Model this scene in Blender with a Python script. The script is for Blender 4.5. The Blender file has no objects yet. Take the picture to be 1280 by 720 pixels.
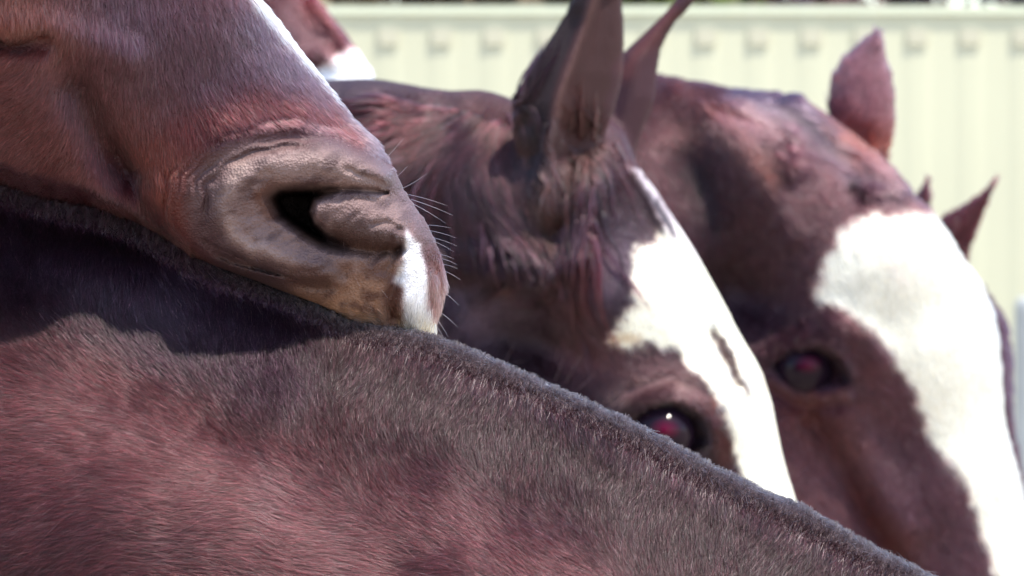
import bpy, math
import numpy as np

rng = np.random.default_rng(7)
scene = bpy.context.scene

# ------------------------------------------------------------------ camera
FPX = 8400.0            # focal length in pixels of a 1280 wide picture
CAM_Z = 1.55
cam_d = bpy.data.cameras.new("camera")
cam = bpy.data.objects.new("camera", cam_d)
scene.collection.objects.link(cam)
cam.location = (0, 0, CAM_Z)
cam.rotation_euler = (math.radians(90), 0, 0)
cam_d.sensor_width = 36.0
cam_d.lens = FPX / 1280.0 * 36.0
cam_d.clip_start = 0.1
cam_d.clip_end = 2000.0
cam_d.dof.use_dof = True
cam_d.dof.focus_distance = 2.93
cam_d.dof.aperture_fstop = cam_d.lens / 6.8
scene.camera = cam

# ------------------------------------------------------------------ light
SUN_EL, SUN_AZ = 66.0, 125.0         # azimuth: degrees clockwise from +Y, so 90 is +X
world = bpy.data.worlds.new("World")
scene.world = world
world.use_nodes = True
wn = world.node_tree
sky = wn.nodes.new("ShaderNodeTexSky")
sky.sky_type = 'NISHITA'
sky.sun_disc = False
sky.sun_elevation = math.radians(SUN_EL)
sky.sun_rotation = math.radians(SUN_AZ)
wn.links.new(sky.outputs[0], wn.nodes["Background"].inputs[0])
wn.nodes["Background"].inputs[1].default_value = 0.15
sd = bpy.data.lights.new("sun", 'SUN')
sd.energy = 3.1
sd.angle = math.radians(1.2)
sd.color = (1.0, 0.93, 0.82)
sun = bpy.data.objects.new("sun", sd)
scene.collection.objects.link(sun)
sun.rotation_euler = (math.radians(90 - SUN_EL), 0, math.radians(180 - SUN_AZ))
sun.location = (3, -1, 5)
scene.view_settings.view_transform = 'Standard'
scene.view_settings.look = 'None'
scene.view_settings.exposure = 1.32
scene.view_settings.gamma = 1.0
scene.cycles.use_denoising = True
scene.cycles.max_bounces = 8
scene.cycles.transparent_max_bounces = 8

# ------------------------------------------------------------------ helpers
def srgb(r, g, b):
    c = np.array([r, g, b], float) / 255.0
    return np.where(c <= 0.04045, c / 12.92, ((c + 0.055) / 1.055) ** 2.4)

def tag(o, label=None, cat=None, group=None, kind=None):
    if label: o["label"] = label
    if cat: o["category"] = cat
    if group: o["group"] = group
    if kind: o["kind"] = kind
    return o

def sstep(a, b, x):
    t = np.clip((x - a) / (b - a), 0, 1)
    return t * t * (3 - 2 * t)

def seg_dist(U, V, pts, radii=None):
    """distance to a polyline, divided by the local radius when radii are given"""
    best = None
    pts = np.asarray(pts, float)
    if len(pts) == 1:
        pts = np.vstack([pts, pts + 1e-3]); radii = None if radii is None else [radii[0]] * 2
    for i in range(len(pts) - 1):
        a, b = pts[i], pts[i + 1]
        ab = b - a
        t = np.clip(((U - a[0]) * ab[0] + (V - a[1]) * ab[1]) / (ab @ ab + 1e-9), 0, 1)
        dd = np.hypot(U - (a[0] + ab[0] * t), V - (a[1] + ab[1] * t))
        if radii is not None:
            dd = dd / (radii[i] + (radii[i + 1] - radii[i]) * t)
        best = dd if best is None else np.minimum(best, dd)
    return best

def poly_sd(U, V, pts):
    """signed distance to a closed outline, negative inside"""
    pts = np.asarray(pts, float)
    d = seg_dist(U, V, np.vstack([pts, pts[:1]]))
    inside = np.zeros(U.shape, bool)
    n = len(pts)
    for i in range(n):
        x1, y1 = pts[i]; x2, y2 = pts[(i + 1) % n]
        if y1 == y2: continue
        c = ((y1 > V) != (y2 > V)) & (U < (x2 - x1) * (V - y1) / (y2 - y1) + x1)
        inside ^= c
    return np.where(inside, -d, d)

class Lattice:
    """2-D value noise on an endless lattice"""
    def __init__(self, seed):
        self.t = np.random.default_rng(seed).random((256, 256)).astype(np.float32)
    def __call__(self, u, v, su, sv=None, octaves=1):
        sv = sv or su
        out = 0; amp = 1; tot = 0
        for o in range(octaves):
            x = u / su * 2 ** o + 37.2 * o; y = v / sv * 2 ** o + 11.7 * o
            xi = np.floor(x).astype(int); yi = np.floor(y).astype(int)
            fx = x - xi; fy = y - yi
            fx = fx * fx * (3 - 2 * fx); fy = fy * fy * (3 - 2 * fy)
            t = self.t
            a = t[xi & 255, yi & 255]; b = t[(xi + 1) & 255, yi & 255]
            c = t[xi & 255, (yi + 1) & 255]; d = t[(xi + 1) & 255, (yi + 1) & 255]
            out = out + amp * ((a * (1 - fx) + b * fx) * (1 - fy) + (c * (1 - fx) + d * fx) * fy)
            tot += amp; amp *= 0.5
        return out / tot * 2 - 1          # -1 .. 1
NZ = Lattice(3); NZ2 = Lattice(11)

class Sheet:
    """a raster over a horse's own profile plane (u, v in its own units) for relief and coat colour"""
    def __init__(self, u0, v0, u1, v1, step=2.0):
        self.u0, self.v0, self.step = u0, v0, step
        self.nu = int((u1 - u0) / step) + 1; self.nv = int((v1 - v0) / step) + 1
        self.U, self.V = np.meshgrid(u0 + step * np.arange(self.nu), v0 + step * np.arange(self.nv), indexing='ij')
        self.U = self.U.astype(np.float32); self.V = self.V.astype(np.float32)
        self.H = np.zeros(self.U.shape, np.float32)
        self.C = None
    def sample(self, A, u, v):
        x = np.clip((u - self.u0) / self.step, 0, self.nu - 1.001)
        y = np.clip((v - self.v0) / self.step, 0, self.nv - 1.001)
        xi = x.astype(int); yi = y.astype(int)
        fx = (x - xi); fy = (y - yi)
        if A.ndim == 3: fx = fx[..., None]; fy = fy[..., None]
        return (A[xi, yi] * (1 - fx) + A[xi + 1, yi] * fx) * (1 - fy) + (A[xi, yi + 1] * (1 - fx) + A[xi + 1, yi + 1] * fx) * fy
    def stroke(self, pts, r, h, p=2.0):
        """raise (h > 0) or groove (h < 0) along a line"""
        rr = r if isinstance(r, (list, tuple)) else [r] * len(pts)
        self.H += h * np.exp(-np.abs(seg_dist(self.U, self.V, pts, rr)) ** p)
    def mound(self, c, rx, ry, h, ang=0.0, p=2.0):
        ca, sa = math.cos(math.radians(ang)), math.sin(math.radians(ang))
        x = (self.U - c[0]) * ca + (self.V - c[1]) * sa; y = -(self.U - c[0]) * sa + (self.V - c[1]) * ca
        self.H += h * np.exp(-np.sqrt((x / rx) ** 2 + (y / ry) ** 2) ** p)
    def pit(self, pts, depth, soft):
        self.H -= depth * sstep(soft, -soft, poly_sd(self.U, self.V, pts))
    def base_colour(self, c):
        self.C = np.zeros(self.U.shape + (3,), np.float32) + srgb(*c).astype(np.float32)
    def mixin(self, w, c):
        w = np.clip(w, 0, 1)[..., None].astype(np.float32)
        self.C = self.C * (1 - w) + srgb(*c).astype(np.float32) * w
    def warp(self, amp, sc, seed=0):
        return (self.U + amp * NZ(self.U + 300 * seed, self.V, sc, octaves=3), self.V + amp * NZ2(self.U, self.V + 300 * seed, sc, octaves=3))
    def patch(self, pts, c, soft=6, amp=6, sc=16, a=1.0):
        U, V = self.warp(amp, sc)
        self.mixin(a * sstep(soft, -soft, poly_sd(U, V, pts)), c)
    def dab(self, pts, r, c, a=1.0, amp=6, sc=20, p=2.0):
        U, V = self.warp(amp, sc, 1)
        rr = r if isinstance(r, (list, tuple)) else [r] * len(pts)
        self.mixin(a * np.exp(-seg_dist(U, V, pts, rr) ** p), c)

def smin(a, b, k):
    h = np.clip(0.5 + 0.5 * (b - a) / k, 0, 1)
    return b * (1 - h) + a * h - k * h * (1 - h)
def smax(a, b, k): return -smin(-a, -b, k)

def limb(u, v, d, pts, ds=1.0):
    """tapered capsule chain; pts = (u, v, d, r); ds stretches it in depth"""
    best = None
    P = np.asarray(pts, float)
    P3 = P[:, :3] * np.array([1, 1, 1 / ds])
    dd = d / ds
    for i in range(len(P) - 1):
        a, b = P3[i], P3[i + 1]; ab = b - a
        t = np.clip(((u - a[0]) * ab[0] + (v - a[1]) * ab[1] + (dd - a[2]) * ab[2]) / (ab @ ab), 0, 1)
        q = np.sqrt((u - a[0] - ab[0] * t) ** 2 + (v - a[1] - ab[1] * t) ** 2 + (dd - a[2] - ab[2] * t) ** 2)
        q = q - (P[i, 3] + (P[i + 1, 3] - P[i, 3]) * t)
        best = q if best is None else smin(best, q, 20)
    return best

def axis(lo, f0, f1, hi, fine, coarse, grow=1.18):
    a = list(np.arange(f0, f1 + fine, fine))
    s = fine
    while a[-1] < hi: s = min(s * grow, coarse); a.append(a[-1] + s)
    s = fine; left = []
    x = f0
    while x > lo: s = min(s * grow, coarse); x -= s; left.append(x)
    return np.array(left[::-1] + a, np.float32)

def surface_net(f, ax, ay, az):
    nx, ny, nz = len(ax), len(ay), len(az)
    F = np.empty((nx, ny, nz), np.float32)
    for i in range(0, nx, 24):
        X, Y, Z = np.meshgrid(ax[i:i + 24], ay, az, indexing='ij')
        F[i:i + 24] = f(X, Y, Z)
    S = F < 0
    n = np.zeros((nx - 1, ny - 1, nz - 1), np.int8)
    for dx in (0, 1):
        for dy in (0, 1):
            for dz in (0, 1):
                n += S[dx:nx - 1 + dx, dy:ny - 1 + dy, dz:nz - 1 + dz]
    cell = (n > 0) & (n < 8)
    ids = np.full(cell.shape, -1, np.int64)
    I, J, K = np.nonzero(cell)
    ids[I, J, K] = np.arange(len(I))
    acc = np.zeros((len(I), 3)); cnt = np.zeros(len(I))
    A = [ax, ay, az]
    for e in range(3):
        o = [k for k in range(3) if k != e]
        for p in (0, 1):
            for q in (0, 1):
                off0 = [0, 0, 0]; off0[o[0]] = p; off0[o[1]] = q
                off1 = list(off0); off1[e] = 1
                f0 = F[I + off0[0], J + off0[1], K + off0[2]]; f1 = F[I + off1[0], J + off1[1], K + off1[2]]
                m = (f0 < 0) != (f1 < 0)
                t = f0 / np.where(m, f0 - f1, 1)
                idx = [I, J, K]
                pos = np.zeros((len(I), 3))
                for k in range(3):
                    pos[:, k] = A[k][idx[k] + off0[k]]
                pos[:, e] += t * (A[e][idx[e] + 1] - A[e][idx[e]])
                acc += np.where(m[:, None], pos, 0); cnt += m
    P = acc / cnt[:, None]
    quads = []
    for e in range(3):
        o = [(e + 1) % 3, (e + 2) % 3]
        s0 = [slice(1, -1)] * 3; s0[e] = slice(0, -1)
        s1 = [slice(1, -1)] * 3; s1[e] = slice(1, None)
        a = S[tuple(s0)]; b = S[tuple(s1)]
        ch = a != b
        x = list(np.nonzero(ch))
        sgn = a[tuple(x)]
        base = [x[0] + 1, x[1] + 1, x[2] + 1]; base[e] = x[e]
        def c(p, q):
            i = [w.copy() for w in base]; i[o[0]] = i[o[0]] - p; i[o[1]] = i[o[1]] - q
            return ids[i[0], i[1], i[2]]
        q = np.stack([c(1, 1), c(0, 1), c(0, 0), c(1, 0)], 1)
        q[~sgn] = q[~sgn][:, ::-1]
        quads.append(q)
    return P, np.vstack(quads)

def grad(f, P, h=1.5):
    G = np.zeros(P.shape)
    for k in range(3):
        e = np.zeros(3); e[k] = h
        a = P + e; b = P - e
        G[:, k] = (f(a[:, 0], a[:, 1], a[:, 2]) - f(b[:, 0], b[:, 1], b[:, 2])) / (2 * h)
    return G

class Frame:
    """a horse's own frame: u right, v down, d away, in units of 1/s metres"""
    def __init__(self, s, D=None):
        self.s = s; self.D = D or FPX / s
    def world(self, P):
        return np.stack([(P[:, 0] - 640) / self.s, self.D + P[:, 2] / self.s, CAM_Z + (360 - P[:, 1]) / self.s], 1)
    def vec(self, N):
        return np.stack([N[:, 0], N[:, 2], -N[:, 1]], 1)

def link_mesh(name, V, Fc, mat, parent=None, col=None, smooth=True):
    me = bpy.data.meshes.new(name)
    V = np.asarray(V, np.float32)
    if isinstance(Fc, np.ndarray):
        nf, k = Fc.shape
        me.vertices.add(len(V)); me.vertices.foreach_set("co", V.ravel())
        me.loops.add(nf * k); me.loops.foreach_set("vertex_index", Fc.astype(np.int32).ravel())
        me.polygons.add(nf); me.polygons.foreach_set("loop_start", (np.arange(nf) * k).astype(np.int32))
        me.update(calc_edges=True); me.validate()
    else:
        me.from_pydata(V.tolist(), [], Fc)
    if smooth: me.polygons.foreach_set("use_smooth", np.ones(len(me.polygons), bool))
    if col is not None:
        at = me.attributes.new("tint", 'FLOAT_COLOR', 'POINT')
        at.data.foreach_set("color", np.hstack([col, np.ones((len(col), 1))]).astype(np.float32).ravel())
    me.materials.append(mat)
    o = bpy.data.objects.new(name, me)
    scene.collection.objects.link(o)
    if parent: o.parent = parent
    return o

def link_hair(name, pts, rad, col, mat, parent):
    """pts (n, k, 3) in world space; rad (n, k); col (n, 3)"""
    n, k = pts.shape[:2]
    cu = bpy.data.hair_curves.new(name)
    cu.add_curves([k] * n)
    cu.points.foreach_set("position", pts.astype(np.float32).ravel())
    r = cu.attributes.get("radius") or cu.attributes.new("radius", 'FLOAT', 'POINT')
    r.data.foreach_set("value", rad.astype(np.float32).ravel())
    a = cu.attributes.new("tint", 'FLOAT_COLOR', 'CURVE')
    a.data.foreach_set("color", np.hstack([col, np.ones((n, 1))]).astype(np.float32).ravel())
    cu.materials.append(mat)
    o = bpy.data.objects.new(name, cu)
    scene.collection.objects.link(o)
    o.parent = parent
    return o

# ------------------------------------------------------------------ materials
def new_mat(name):
    m = bpy.data.materials.new(name); m.use_nodes = True
    return m, m.node_tree, m.node_tree.nodes["Principled BSDF"]

def skin_material():
    m, t, b = new_mat("horse_skin")
    at = t.nodes.new("ShaderNodeAttribute"); at.attribute_name = "tint"
    tc = t.nodes.new("ShaderNodeTexCoord")
    n1 = t.nodes.new("ShaderNodeTexNoise"); n1.inputs["Scale"].default_value = 700; n1.inputs["Detail"].default_value = 4
    t.links.new(tc.outputs["Object"], n1.inputs["Vector"])
    vo = t.nodes.new("ShaderNodeTexVoronoi"); vo.inputs["Scale"].default_value = 900
    t.links.new(tc.outputs["Object"], vo.inputs["Vector"])
    mr = t.nodes.new("ShaderNodeMapRange"); mr.inputs["To Min"].default_value = 0.72; mr.inputs["To Max"].default_value = 1.28
    t.links.new(n1.outputs[0], mr.inputs["Value"])
    mx = t.nodes.new("ShaderNodeVectorMath"); mx.operation = 'SCALE'
    t.links.new(at.outputs["Color"], mx.inputs[0]); t.links.new(mr.outputs[0], mx.inputs["Scale"])
    t.links.new(mx.outputs[0], b.inputs["Base Color"])
    ad = t.nodes.new("ShaderNodeMath"); ad.operation = 'ADD'
    t.links.new(n1.outputs[0], ad.inputs[0]); t.links.new(vo.outputs["Distance"], ad.inputs[1])
    bu = t.nodes.new("ShaderNodeBump"); bu.inputs["Strength"].default_value = 0.5; bu.inputs["Distance"].default_value = 0.0011
    t.links.new(ad.outputs[0], bu.inputs["Height"]); t.links.new(bu.outputs[0], b.inputs["Normal"])
    b.inputs["Roughness"].default_value = 0.55
    b.inputs["Sheen Weight"].default_value = 0.0
    b.inputs["Specular IOR Level"].default_value = 0.3
    return m

def hair_material(name, rough=0.34, radial=0.55, coat=0.0, ior=1.36):
    m = bpy.data.materials.new(name); m.use_nodes = True
    t = m.node_tree; t.nodes.clear()
    out = t.nodes.new("ShaderNodeOutputMaterial")
    h = t.nodes.new("ShaderNodeBsdfHairPrincipled"); h.model = 'CHIANG'; h.parametrization = 'COLOR'
    at = t.nodes.new("ShaderNodeAttribute"); at.attribute_name = "tint"
    t.links.new(at.outputs["Color"], h.inputs["Color"])
    h.inputs["Roughness"].default_value = rough
    h.inputs["Radial Roughness"].default_value = radial
    h.inputs["Coat"].default_value = coat; h.inputs["IOR"].default_value = ior
    t.links.new(h.outputs[0], out.inputs["Surface"])
    return m

SKIN = skin_material()
HAIR = hair_material("coat_hair")
GLOSSY_HAIR = hair_material("glossy_coat_hair", 0.26, 0.45, 0.0, 1.42)

def eye_material():
    m, t, b = new_mat("horse_eye")
    tc = t.nodes.new("ShaderNodeTexCoord")
    sp = t.nodes.new("ShaderNodeSeparateXYZ"); t.links.new(tc.outputs["Object"], sp.inputs[0])
    # a horizontal oval pupil, its ruby eyeshine painted as colour, in the brown-black iris; the front of the ball is its local -Y
    mp = t.nodes.new("ShaderNodeMapping"); mp.inputs["Scale"].default_value = (1.0, 0.0, 1.5)
    t.links.new(tc.outputs["Object"], mp.inputs[0])
    ln = t.nodes.new("ShaderNodeVectorMath"); ln.operation = 'LENGTH'; t.links.new(mp.outputs[0], ln.inputs[0])
    r = t.nodes.new("ShaderNodeValToRGB")
    r.color_ramp.elements[0].position = 0.0; r.color_ramp.elements[0].color = (0.085, 0.001, 0.018, 1)
    r.color_ramp.elements[1].position = 0.50; r.color_ramp.elements[1].color = (0.012, 0.006, 0.012, 1)
    t.links.new(ln.outputs["Value"], r.inputs[0]); t.links.new(r.outputs[0], b.inputs["Base Color"])
    b.inputs["Roughness"].default_value = 0.09
    b.inputs["Coat Weight"].default_value = 0.0; b.inputs["Specular IOR Level"].default_value = 0.14
    b.inputs["Coat Roughness"].default_value = 0.03
    return m
EYE = eye_material()

def make_eye(fr, c, r, mat, parent, look=(0, -1, 0)):
    """eyeball: unit-ish sphere built round its own origin, scaled in mesh space"""
    nu, nv = 40, 24
    vs, fs = [], []
    for j in range(nv + 1):
        th = math.pi * j / nv
        for i in range(nu):
            ph = 2 * math.pi * i / nu
            x, y, z = math.sin(th) * math.cos(ph), -math.cos(th), math.sin(th) * math.sin(ph)
            bulge = 1 + 0.10 * math.exp(-((th) / 0.55) ** 2)      # cornea
            vs.append((x, y * bulge, z))
    for j in range(nv):
        for i in range(nu):
            a = j * nu + i; b = j * nu + (i + 1) % nu
            fs.append((a, b, b + nu, a + nu))
    o = link_mesh("eye", vs, fs, mat, parent)
    w = fr.world(np.array([c], float))[0]
    o.location = w - np.array(parent.location)
    o.scale = (r / fr.s,) * 3
    d = np.array(look, float); d /= np.linalg.norm(d)
    o.rotation_euler = (math.asin(d[2]) * -1, 0, math.atan2(d[0], -d[1]))
    return o

def flow_field(ctrl, power=3.0):
    C = np.array(ctrl, float)
    D = C[:, 2:4] / np.linalg.norm(C[:, 2:4], axis=1)[:, None]
    def f(u, v):
        out = np.zeros((len(u), 2)); W = np.zeros(len(u))
        for (cu, cv), d in zip(C[:, :2], D):
            w = 1.0 / ((u - cu) ** 2 + (v - cv) ** 2 + 400.0) ** (power / 2)
            out += w[:, None] * d; W += w
        return out / (np.linalg.norm(out, axis=1)[:, None] + 1e-9)
    return f

def grow(f, fr, P, Q, count, flow, length, width, lift, colour, bounds, k=4, clump=14.0, jitter=0.25, dens=None, curl=0.0, droop=0.6, seed=1, facing=-0.35, norm_dir=None, bend=None):
    """short coat: strands rooted all over the skin, combed along a flow field"""
    r = np.random.default_rng(seed)
    T = np.vstack([Q[:, [0, 1, 2]], Q[:, [0, 2, 3]]])
    a, b, c = P[T[:, 0]], P[T[:, 1]], P[T[:, 2]]
    cr = np.cross(b - a, c - a); ar = np.linalg.norm(cr, axis=1)
    cen = (a + b + c) / 3
    # full density on the near parts, thinning out with coarser hair towards the rest of the body
    u0, v0, u1, v1 = bounds
    def outside(u, v): return np.hypot(np.maximum(np.maximum(u0 - u, u - u1), 0), np.maximum(np.maximum(v0 - v, v - v1), 0))
    inside_area = ar[outside(cen[:, 0], cen[:, 1]) <= 0].sum()
    fall = (1 - 0.74 * sstep(0, 70, outside(cen[:, 0], cen[:, 1]))) * sstep(520, 300, outside(cen[:, 0], cen[:, 1]))
    count = int(count * min(1.6, (ar * fall).sum() / inside_area))
    ar = ar * fall
    if dens is not None: ar = ar * dens(cen[:, 0], cen[:, 1], cen[:, 2])
    ar = ar * (-cr[:, 2] / (np.linalg.norm(cr, axis=1) + 1e-9) > facing)
    cs = np.cumsum(ar); cs /= cs[-1]
    ti = np.searchsorted(cs, r.random(count)); ti = np.minimum(ti, len(T) - 1)
    x, y = r.random(count), r.random(count); fl = x + y > 1
    x[fl] = 1 - x[fl]; y[fl] = 1 - y[fl]
    R = a[ti] + (b[ti] - a[ti]) * x[:, None] + (c[ti] - a[ti]) * y[:, None]
    N = grad(f, R, 2.0); N /= np.linalg.norm(N, axis=1)[:, None] + 1e-9
    fd = flow(R[:, 0], R[:, 1])
    # tufts: low-frequency turning of the comb plus a little of each hair's own
    ang = jitter * 0.8 * NZ(R[:, 0], R[:, 1], clump, octaves=2) + jitter * 0.75 * r.standard_normal(count)
    ca, sa = np.cos(ang), np.sin(ang)
    fd = np.stack([fd[:, 0] * ca - fd[:, 1] * sa, fd[:, 0] * sa + fd[:, 1] * ca], 1)
    Tn = np.stack([fd[:, 0], fd[:, 1], np.zeros(count)], 1)
    Tn -= N * np.sum(Tn * N, 1)[:, None]
    Tn /= np.linalg.norm(Tn, axis=1)[:, None] + 1e-6
    L = length(R[:, 0], R[:, 1], R[:, 2]) if callable(length) else np.full(count, float(length))
    L = L * (0.65 + 0.6 * r.random(count))
    lf = lift(R[:, 0], R[:, 1], R[:, 2]) if callable(lift) else np.full(count, float(lift))
    lf = lf * (0.7 + 0.6 * r.random(count)) * (1 + 0.22 * NZ2(R[:, 0], R[:, 1], clump * 0.8)) * (1 + 0.25 * r.standard_normal(count))
    far = sstep(0, 90, outside(R[:, 0], R[:, 1])); L = L * (1 + 0.3 * far)
    B = np.cross(N, Tn)
    pts = np.zeros((count, k, 3)); pts[:, 0] = R - N * 1.0
    step = L / (k - 1)
    wv = r.standard_normal(count) * curl
    cur = pts[:, 0].copy()
    for i in range(1, k):
        q = (i - 0.5) / (k - 1)
        e = lf * (1 - droop * q)
        dr = Tn * np.cos(e)[:, None] + N * np.sin(e)[:, None] + B * (wv * q)[:, None]
        if bend is not None: dr = dr + bend[None, :] * q
        cur = cur + dr * step[:, None]
        pts[:, i] = cur
    # keep long strands out of the skin
    W = fr.world(pts.reshape(-1, 3)).reshape(count, k, 3)
    wd = width(R[:, 0], R[:, 1])[:, None] if callable(width) else width
    rad = (wd / fr.s * 0.5) * ((0.7 + 0.6 * r.random(count)) * (1 + 1.2 * far))[:, None] * np.linspace(1.0, 0.18, k)[None, :]
    col = colour(R[:, 0], R[:, 1], R[:, 2], r)
    return W, rad, np.clip(col, 0.001, 0.95)

def dye(c):
    """the painted sheet is keyed to coat swatches; real bay hair is about half as bright, white hair stays white"""
    l = c.mean(-1, keepdims=True)
    w = sstep(0.45, 0.2, l)
    c = c * (1 - w + w * np.array([1.06, 0.92, 0.98]))
    return np.minimum(c * (0.44 + 0.9 * sstep(0.12, 0.62, l)), 0.93)

def sheet_colour(sh, var=0.35, pale=0.04, gain=1.0):
    def c(u, v, d, r):
        u = u + r.normal(0, 2.5, len(u)); v = v + r.normal(0, 2.5, len(u))
        col = sh.sample(sh.C, u, v)
        col = dye(col) * np.where(col.mean(-1, keepdims=True) > 0.3, 1.0, gain) * np.exp(r.normal(0, var, len(u)))[:, None]
        # some hairs paler over their whole length
        m = r.random(len(u)) < pale
        col[m] = col[m] * 1.5 + 0.05
        return col
    return c

def locks(f, fr, seeds, flow, colour, length=80, per=60, width=1.1, spread=5.0, seed=1, k=9, bright=0.5, lift=7.0):
    """separate locks of longer hair that follow the comb over the skin and taper together"""
    r = np.random.default_rng(seed)
    n = len(seeds)
    p = np.array(seeds, float)                       # (n, 3), on the skin
    L = length * (0.6 + 0.7 * r.random(n)); turn = 0.13 * r.standard_normal(n); wig = r.random(n) * 6
    path = np.zeros((n, k, 3)); nor = np.zeros((n, k, 3)); path[:, 0] = p
    for i in range(k):
        g = grad(f, p, 2.0); g /= np.linalg.norm(g, axis=1)[:, None] + 1e-9
        nor[:, i] = g
        path[:, i] = p + g * (lift * math.sin(math.pi * min(0.85, 0.1 + i / (k - 1.0)))) if i else p - g
        fd = flow(p[:, 0], p[:, 1])
        a = turn + 0.16 * np.sin(wig + i * 0.8)
        fd = np.stack([fd[:, 0] * np.cos(a) - fd[:, 1] * np.sin(a), fd[:, 0] * np.sin(a) + fd[:, 1] * np.cos(a)], 1)
        t = np.stack([fd[:, 0], fd[:, 1], np.zeros(n)], 1); t -= g * np.sum(t * g, 1)[:, None]
        t /= np.linalg.norm(t, axis=1)[:, None] + 1e-6
        p = p + t * (L / (k - 1))[:, None]
        for _ in range(2):
            g = grad(f, p, 2.0); v = f(p[:, 0], p[:, 1], p[:, 2])
            st = v[:, None] * g / (np.sum(g * g, 1)[:, None] + 0.1)
            p = p - np.clip(st, -8, 8)
    tan = np.gradient(path, axis=1); tan /= np.linalg.norm(tan, axis=2)[:, :, None] + 1e-9
    bi = np.cross(nor, tan)
    prof = np.linspace(1.0, 0.18, k)
    a = r.standard_normal((n, per, 1)) * spread * prof; b = np.abs(r.standard_normal((n, per, 1))) * spread * 0.35 * prof
    fray = r.standard_normal((n, per, 1)) * np.linspace(0, 1, k) ** 2 * spread * 0.5
    sh_ = 1 - 0.3 * r.random((n, per, 1))
    base = path[:, None]; P = base + bi[:, None] * (a + fray)[..., None] + nor[:, None] * b[..., None]
    P = P[:, :, :1] + (P - P[:, :, :1]) * sh_[..., None]
    P = P.reshape(n * per, k, 3)
    tone = np.exp(bright * r.standard_normal(n)); tone = np.repeat(tone, per)
    col = colour(P[:, 0, 0], P[:, 0, 1], P[:, 0, 2], r) * tone[:, None]
    W = fr.world(P.reshape(-1, 3)).reshape(n * per, k, 3)
    rad = (width / fr.s * 0.5) * (0.7 + 0.6 * r.random(n * per))[:, None] * np.linspace(1, 0.2, k)[None]
    return W, rad, np.clip(col, 0.001, 0.95)

def skin_points(f, uv, lo=-420, hi=220):
    out = []
    ds = np.arange(lo, hi, 3.0)
    for (u, v) in uv:
        fv = f(np.full(ds.shape, float(u)), np.full(ds.shape, float(v)), ds); h = np.nonzero(fv < 0)[0]
        if len(h): out.append((u, v, ds[h[0]]))
    return np.array(out)

def build_body(name, f, fr, sh, ax, ay, az, parent):
    P, Q = surface_net(f, ax, ay, az)
    for it in range(3):
        G = grad(f, P)
        val = f(P[:, 0], P[:, 1], P[:, 2])
        stepv = val[:, None] * G / (np.sum(G * G, 1)[:, None] + 0.05)
        ln = np.linalg.norm(stepv, axis=1)[:, None]
        P = P - stepv * np.minimum(1, 4.0 / (ln + 1e-9)) * 0.9
    col = dye(sh.sample(sh.C, P[:, 0], P[:, 1]))
    # seam of the net outside the picture stays closed, faces outward
    o = link_mesh(name, fr.world(P) - np.array(parent.location), Q, SKIN, parent, col)
    return P, Q, o

def horse_root(name, fr, u, v, d):
    o = bpy.data.objects.new(name, None)
    scene.collection.objects.link(o)
    o.location = fr.world(np.array([[u, v, d]], float))[0]
    o.empty_display_size = 0.1
    return o
def local(W, root): return W - np.array(root.location)

def ear_shape(sh, outline, T, R, dfun):
    sdv = poly_sd(sh.U, sh.V, outline)
    th = np.where(sdv < 0, T * np.sqrt(np.clip(-sdv / R, 0, 1)), -sdv).astype(np.float32)
    def f(u, v, d): return np.abs(d - dfun(u, v)) - sh.sample(th, u, v)
    return f

# ================================================================== the yard
def mat_simple(name, col, rough=0.7, noise=None, amt=0.2):
    m, t, b = new_mat(name)
    b.inputs["Roughness"].default_value = rough
    if noise:
        n = t.nodes.new("ShaderNodeTexNoise"); n.inputs["Scale"].default_value = noise; n.inputs["Detail"].default_value = 5
        tc = t.nodes.new("ShaderNodeTexCoord"); t.links.new(tc.outputs["Object"], n.inputs["Vector"])
        r = t.nodes.new("ShaderNodeValToRGB")
        r.color_ramp.elements[0].position = 0.3; r.color_ramp.elements[1].position = 0.7
        r.color_ramp.elements[0].color = tuple(c * (1 - amt) for c in col) + (1,)
        r.color_ramp.elements[1].color = tuple(min(1, c * (1 + amt)) for c in col) + (1,)
        t.links.new(n.outputs[0], r.inputs[0]); t.links.new(r.outputs[0], b.inputs["Base Color"])
    else:
        b.inputs["Base Color"].default_value = tuple(col) + (1,)
    return m

ground = link_mesh("ground", [(-400, -400, 0), (400, -400, 0), (400, 800, 0), (-400, 800, 0)], [(0, 1, 2, 3)],
                   mat_simple("sandy_ground", (0.34, 0.28, 0.21), 0.9, 3.0, 0.18), smooth=False)
tag(ground, kind='structure')

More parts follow.
